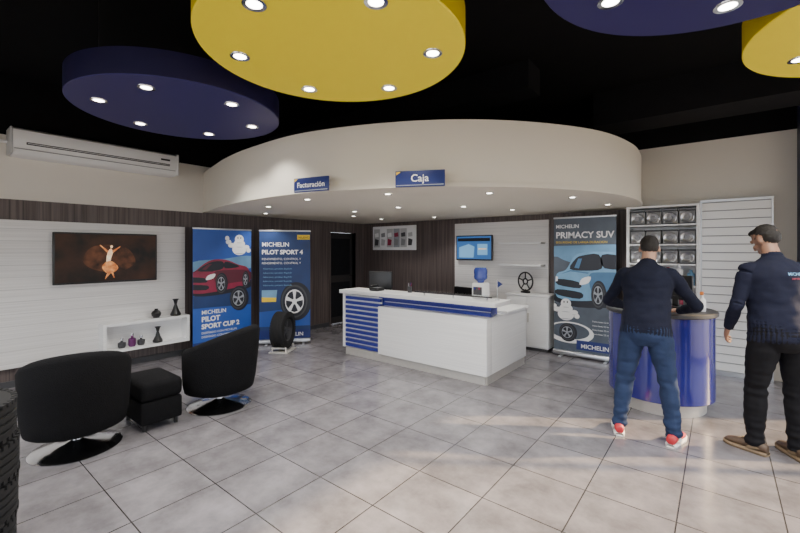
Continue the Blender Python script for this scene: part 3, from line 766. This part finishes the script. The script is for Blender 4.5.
def person(loc,rz,H,lean,arms,feet,headyaw,headpitch,bulk,mats,hemz=.90,logo=False,neck_tilt=0,belly=0):
    k=H/1.75
    B=Body(); HZ=.93*k
    def T(x,y,z,f=1.0):
        h=(z*k-HZ)
        if h<=0: return Vector((x*k,y*k,z*k))
        th=R(lean)*min(1,h/(.25*k))*f
        return Vector((x*k,y*k*math.cos(th)+h*math.sin(th),HZ+h*math.cos(th)-y*k*math.sin(th)))
    bl=bulk
    P=[(.0,-.0,.80,.12,.10),(.0,-.008,.86,.165*bl,.122*bl),(.0,-.012,.93,.175*bl,.13*bl),(.0,-.005,1.0,.162*bl,.118*bl),(0,0,1.06,.155*bl,.112*bl)]
    D=dense([list(p) for p in P],5); rings=[]
    for x,y,z,rx,ry in D:
        rings.append((T(x,y,z),Vector((rx*k,0,0)),Vector((0,ry*k,0))))
    V=[];F=[];loft(rings,V,F,36);B.add(V,F,1)
    P=[(0,-.006+belly*.3,hemz,.180*bl,.135*bl+belly*.3),(0,-.006+belly*.4,hemz+.02,.185*bl,.14*bl+belly*.4),(0,belly,1.02,.176*bl,.132*bl+belly),(0,belly,1.12,.170*bl,.125*bl+belly),(0,-.005+belly*.4,1.25,.180*bl,.124*bl+belly*.4),(0,-.012,1.35,.190*bl,.122*bl),(0,-.012,1.42,.172*bl,.102*bl),(0,-.006,1.465,.125*bl,.082),(0,.002,1.505,.074,.066),(0,.008,1.53,.062,.060)]
    D=dense([list(p) for p in P],6); rings=[]
    for x,y,z,rx,ry in D:
        rings.append((T(x,y,z),Vector((rx*k,0,0)),Vector((0,ry*k*math.cos(R(lean)),-ry*k*math.sin(R(lean))))))
    V=[];F=[];loft(rings,V,F,40);B.add(V,F,0)
    nb=T(0,.0,1.48); hc=T(0,.035,1.645)+Vector((0,.03+neck_tilt,-.005))*k
    B.limb([(*nb,.06*k),(*(nb.lerp(hc,.4)),.056*k),(*(nb.lerp(hc,.8)),.055*k)],2)
    cpos=nb.lerp(hc,.18); dn=(hc-nb); ax,ay=frame(dn)
    V=[];F=[];loft([(cpos-dn.normalized()*.02,ax*.068*k,ay*.068*k),(cpos+dn.normalized()*.012,ax*.065*k,ay*.065*k)],V,F,28);B.add(V,F,0)
    HM=Matrix.Translation(hc)@Matrix.Rotation(R(headyaw),4,'Z')@Matrix.Rotation(R(-headpitch),4,'X')
    s=k*.93
    def E(c,r,l,sub=3,rot=None):
        m=HM@Matrix.Translation(Vector(c)*s)
        if rot: m=m@rot
        B.ellip(m@Matrix.Diagonal((r[0]*s,r[1]*s,r[2]*s,1)),l,sub)
    E((0,-.012,.03),(.076,.096,.098),2,4); E((0,.028,-.045),(.058,.066,.075),2,4); E((0,.045,-.085),(.036,.042,.032),2)
    E((0,.083,.035),(.05,.018,.014),2)
    E((0,.103,-.012),(.0125,.021,.026),2,3,Matrix.Rotation(R(-18),4,'X')); E((0,.112,-.026),(.017,.013,.011),2)
    for sx in (-1,1):
        E((sx*.081,-.004,-.004),(.010,.021,.034),2,3,Matrix.Rotation(R(-10*sx),4,'Z')); E((sx*.04,.07,-.025),(.024,.024,.022),2)
    E((0,.092,-.062),(.026,.012,.006),6); E((0,.090,-.073),(.023,.012,.007),6)
    E((0,-.020,.050),(.079,.094,.084),3,4); E((0,-.042,.008),(.075,.070,.068),3,4); E((0,.035,.101),(.058,.05,.028),3,3)
    E((0,-.068,-.022),(.052,.028,.036),3,3)
    shoes=[]
    for sd,(fx,fy,yaw) in feet.items():
        sx=1 if sd=='R' else -1
        hip=Vector((sx*.092*k*bl,-.005,.90*k)); ank=Vector((fx,fy,.075))
        kn=hip.lerp(ank,.5)+Vector((sx*.01,.028,0))*k
        B.limb([(*hip,.096*k*bl),(*hip.lerp(kn,.35),.092*k*bl),(*hip.lerp(kn,.75),.074*k*bl),(*kn,.067*k*bl),(*kn.lerp(ank,.3),.067*k*bl),(*kn.lerp(ank,.65),.060*k*bl),(*kn.lerp(ank,.92),.055*k*bl),(*(ank+Vector((0,0,-.015))),.057*k*bl)],1,7,22)
        shoes.append((ank,yaw))
    hands=[]
    for sd,(el,wr,hd,hn,cu) in arms.items():
        sx=1 if sd=='R' else -1
        sh=T(sx*.168*bl,-.005,1.40); el=Vector(el); wr=Vector(wr)
        inn=T(sx*.10,-.005,1.405)
        B.limb([(*inn,.056*k),(*sh,.062*k),(*sh.lerp(el,.35),.058*k),(*sh.lerp(el,.8),.049*k),(*el,.048*k),(*el.lerp(wr,.35),.045*k),(*el.lerp(wr,.75),.037*k),(*el.lerp(wr,.93),.033*k),(*el.lerp(wr,.97),.034*k)],0,6)
        hands.append((wr,Vector(hd),Vector(hn),sx,cu))
    me=bpy.data.meshes.new('tmp'); me.from_pydata([tuple(v) for v in B.V],[],B.F); me.update()
    to=bpy.data.objects.new('tmp',me); COL.objects.link(to)
    md=to.modifiers.new('r','REMESH'); md.mode='VOXEL'; md.voxel_size=.007
    sm=to.modifiers.new('s','SMOOTH'); sm.factor=.5; sm.iterations=5
    bpy.context.view_layer.update()
    dg=bpy.context.evaluated_depsgraph_get()
    nm=bpy.data.meshes.new_from_object(to.evaluated_get(dg))
    bpy.data.objects.remove(to)
    kd=kdtree.KDTree(len(B.V))
    for i,v in enumerate(B.V): kd.insert(v,i)
    kd.balance()
    lab=[B.lab[kd.find(v.co)[1]] for v in nm.vertices]
    nrm=[v.normal.copy() for v in nm.vertices]
    for i,v in enumerate(nm.vertices):
        p=v.co; l=lab[i]
        if l==0:
            a=noise.noise(Vector((p.x*9,p.y*9,p.z*14)))*.008+noise.noise(Vector((p.x*18+5,p.y*18,p.z*24)))*.0035
            v.co=p+nrm[i]*a
        elif l==1:
            kz=1+1.8*max(0,1-abs(p.z-.14)/.18)+.9*max(0,1-abs(p.z-.5)/.1)
            a=(noise.noise(Vector((p.x*8,p.y*8,p.z*26)))*.006+noise.noise(Vector((p.x*20+9,p.y*20,p.z*12)))*.004)*kz
            v.co=p+nrm[i]*a
        elif l==3:
            v.co=p+nrm[i]*noise.noise(p*90)*.003
    verts=[v.co.copy() for v in nm.vertices]; faces=[tuple(p.vertices) for p in nm.polygons]
    fl=[]
    for f in faces:
        c=[lab[i] for i in f]; fl.append(max(set(c),key=c.count))
    bv=BVHTree.FromPolygons(verts,faces)
    for ank,yaw in shoes:
        rz_=Matrix.Rotation(R(yaw),3,'Z'); base=Vector((ank.x,ank.y,0))
        def pt(x,y,z): return base+rz_@Vector((x,y,z))
        prof=[(-.085,.022,.045,.0),(-.075,.034,.06,.0),(-.03,.038,.078,0),(.02,.039,.085,0),(.07,.044,.062,0),(.12,.047,.047,0),(.16,.042,.038,.003),(.185,.03,.026,.006),(.195,.016,.014,.01)]
        V=[];F=[]
        rg=[]
        for y,w,h,z0 in dense([list(p) for p in prof],3):
            rg.append((pt(0,y,.024+h*.5),rz_@Vector((w,0,0)),Vector((0,0,h*.5+.004))))
        loft(rg,V,F,18); b=len(verts); verts+=V; faces+=[tuple(i+b for i in f) for f in F]; fl+=[4]*len(F)
        V=[];F=[];rg=[]
        for y,w,h,z0 in dense([list(p) for p in prof],3):
            y2=y*1.03
            rg.append([pt(-(w+.004),y2,z0),pt(w+.004,y2,z0),pt(w+.005,y2,z0+.026),pt(-(w+.005),y2,z0+.026)])
        for r_ in rg: V+=r_
        for q in range(len(rg)-1):
            for j in range(4): F.append((q*4+j,q*4+(j+1)%4,q*4+4+(j+1)%4,q*4+4+j))
        F.append((0,1,2,3)); F.append(tuple((len(rg)-1)*4+j for j in (3,2,1,0)))
        b=len(verts); verts+=V; faces+=[tuple(i+b for i in f) for f in F]; fl+=[5]*len(F)
        for q in range(4):
            y=.03+.022*q; z=.024+.089-.011*q
            V=[];F=[]; loft([(pt(-.022,y,z-.004),Vector((0,0,.004)),rz_@Vector((0,.004,0))),(pt(0,y,z+.002),Vector((0,0,.004)),rz_@Vector((0,.004,0))),(pt(.022,y,z-.004),Vector((0,0,.004)),rz_@Vector((0,.004,0)))],V,F,6)
            b=len(verts); verts+=V; faces+=[tuple(i+b for i in f) for f in F]; fl+=[5]*len(F)
        for sx in (-1,1):
            V=[pt(sx*.047,-.05,.05),pt(sx*.05,.0,.035),pt(sx*.05,.04,.035),pt(sx*.042,.0,.08)]
            b=len(verts); verts+=V; faces.append((b,b+1,b+2,b+3)); fl.append(5)
    for wr,hd,hn,sx,cu in hands:
        V=[];F=[]; hand_mesh(V,F,wr,hd,hn,-sx,cu,k)
        b=len(verts); verts+=V; faces+=[tuple(i+b for i in f) for f in F]; fl+=[2]*len(F)
    for sx in (-1,1):
        bm=bmesh.new(); bmesh.ops.create_icosphere(bm,subdivisions=2,radius=1)
        mm=HM@Matrix.Translation(Vector((sx*.031,.078,.008))*s)@Matrix.Diagonal((.013*s,.011*s,.009*s,1))
        b=len(verts); verts+=[mm@v.co for v in bm.verts]; faces+=[tuple(v.index+b for v in f.verts) for f in bm.faces]
        for f in bm.faces:
            c=f.calc_center_median(); fl.append(7 if (c.y>.75) else 8)
        bm.free()
        V=[];F=[]; rg=[]
        for q in range(5):
            c=HM@(Vector((sx*(.015+.01*q),.097-.0025*q*q*.6,.04+.003*math.sin(q)))*s); rg.append((c,Vector((0,0,.004)),Vector((0,.005,0))))
        loft(rg,V,F,6); b=len(verts); verts+=V; faces+=[tuple(i+b for i in f) for f in F]; fl+=[3]*len(F)
    me=bpy.data.meshes.new('man'); me.from_pydata([tuple(v) for v in verts],[],faces); me.update()
    for m_ in mats: me.materials.append(m_)
    for p,l in zip(me.polygons,fl): p.material_index=l; p.use_smooth=True
    o=obj('man',me,None,loc,(0,0,rz))
    if logo:
        for (s_,x0,z0,sz,m_) in [('MICHELIN',.0,1.37,.030,'ink_car'),('service',.02,1.34,.024,'ink_red')]:
            cu=bpy.data.curves.new('logo','FONT'); cu.body=s_; cu.size=sz; cu.offset=.0005
            tt=bpy.data.objects.new('logo_tmp',cu); COL.objects.link(tt); bpy.context.view_layer.update()
            tm=bpy.data.meshes.new_from_object(tt.evaluated_get(bpy.context.evaluated_depsgraph_get())); bpy.data.objects.remove(tt)
            for v in tm.vertices:
                x=x0+v.co.x; z=(z0+v.co.y)*k
                hit=bv.ray_cast(Vector((x,-1,z)),Vector((0,1,0)))
                v.co=(hit[0]+Vector((0,-.004,0))) if hit[0] else Vector((x,-.1,z))
            tm.materials.clear(); tm.materials.append(M[m_]); obj('back_logo',tm,o)
    return o

skin=mat('skin',(.45,.26,.18),.5,var=.06)
skin2=mat('skin_tan',(.33,.18,.12),.5,var=.06)
hair=mat('dark_hair',(.012,.009,.008),.6,var=.4,scale=60,bump=.6,bscale=200)
lips=mat('lips',(.30,.13,.10),.5)
swt=mat('navy_sweater',(.009,.011,.024),.9,var=.25,scale=25,bump=.3,bscale=150,spec=.2)
jean=mat('blue_jeans',(.020,.034,.080),.85,var=.45,scale=10,bump=.3,bscale=180,spec=.2)
polo=mat('navy_polo',(.008,.010,.026),.85,var=.25,scale=25,bump=.2,bscale=150,spec=.25)
trou=mat('black_trousers',(.006,.006,.008),.85,var=.25,scale=20,spec=.2)
redshoe=mat('red_sneaker',(.45,.02,.03),.5,var=.2,scale=20)
brown=mat('brown_shoe',(.08,.05,.03),.5,var=.3,scale=20)
white_sole=mat('white_sole',(.7,.68,.66),.6); dsole=mat('tan_sole',(.2,.14,.08),.6)
eyew=M['ink_white']; eyed=M['ink_dark']

zt=.992
person((-.495,3.98,0),0,1.74,13,
  {'R':((.34,.24,1.12),(.20,.48,zt+.05),(-.35,1,-.06),(0,0,1),.25),
   'L':((-.34,.24,1.12),(-.19,.48,zt+.05),(.35,1,-.06),(0,0,1),.25)},
  {'R':(.20,.0,-12),'L':(-.20,-.03,14)},8,32,1.04,[swt,jean,skin,hair,redshoe,white_sole,lips,eyed,eyew],hemz=.89)
person((.36,4.25,0),R(26),1.80,7,
  {'R':((.27,.04,1.15),(.24,.25,.98),(-.15,.7,-.6),(1,.3,.3),.45),
   'L':((-.27,.04,1.15),(-.24,.21,.95),(.12,.6,-.8),(-1,.3,.2),.45)},
  {'R':(.12,.0,2),'L':(-.14,.05,40)},26,32,1.05,[polo,trou,skin2,hair,brown,dsole,lips,eyed,eyew],hemz=.87,logo=True,belly=.02)

# ---------------------------------------------------------------- light & camera
w=bpy.data.worlds.new('World'); bpy.context.scene.world=w; w.use_nodes=True
bg=w.node_tree.nodes['Background']; sky=w.node_tree.nodes.new('ShaderNodeTexSky'); sky.sky_type='HOSEK_WILKIE'; sky.turbidity=3; sky.sun_direction=Vector((1,.7,.55)).normalized()
mixn=w.node_tree.nodes.new('ShaderNodeMix'); mixn.data_type='RGBA'; mixn.inputs['Factor'].default_value=.75; mixn.inputs['B'].default_value=(.88,.92,1,1)
w.node_tree.links.new(sky.outputs[0],mixn.inputs['A']); w.node_tree.links.new(mixn.outputs['Result'],bg.inputs['Color'])
bg.inputs['Strength'].default_value=5.2
sl=bpy.data.lights.new('sun','SUN'); sl.energy=16; sl.color=(1,.72,.40); sl.angle=R(1.5)
so=bpy.data.objects.new('sun',sl); COL.objects.link(so)
d=Vector((-1,-.7,-1.22*math.tan(R(25)))); so.rotation_euler=d.to_track_quat('-Z','Y').to_euler(); so.location=(6,8,6)

cam=bpy.data.cameras.new('camera'); cam.lens=18; cam.sensor_width=36; cam.shift_y=-16.5/800; cam.clip_start=.05
co=bpy.data.objects.new('camera',cam); COL.objects.link(co); co.location=(0,0,1.6); co.rotation_euler=(R(90),0,R(38.66))
bpy.context.scene.camera=co
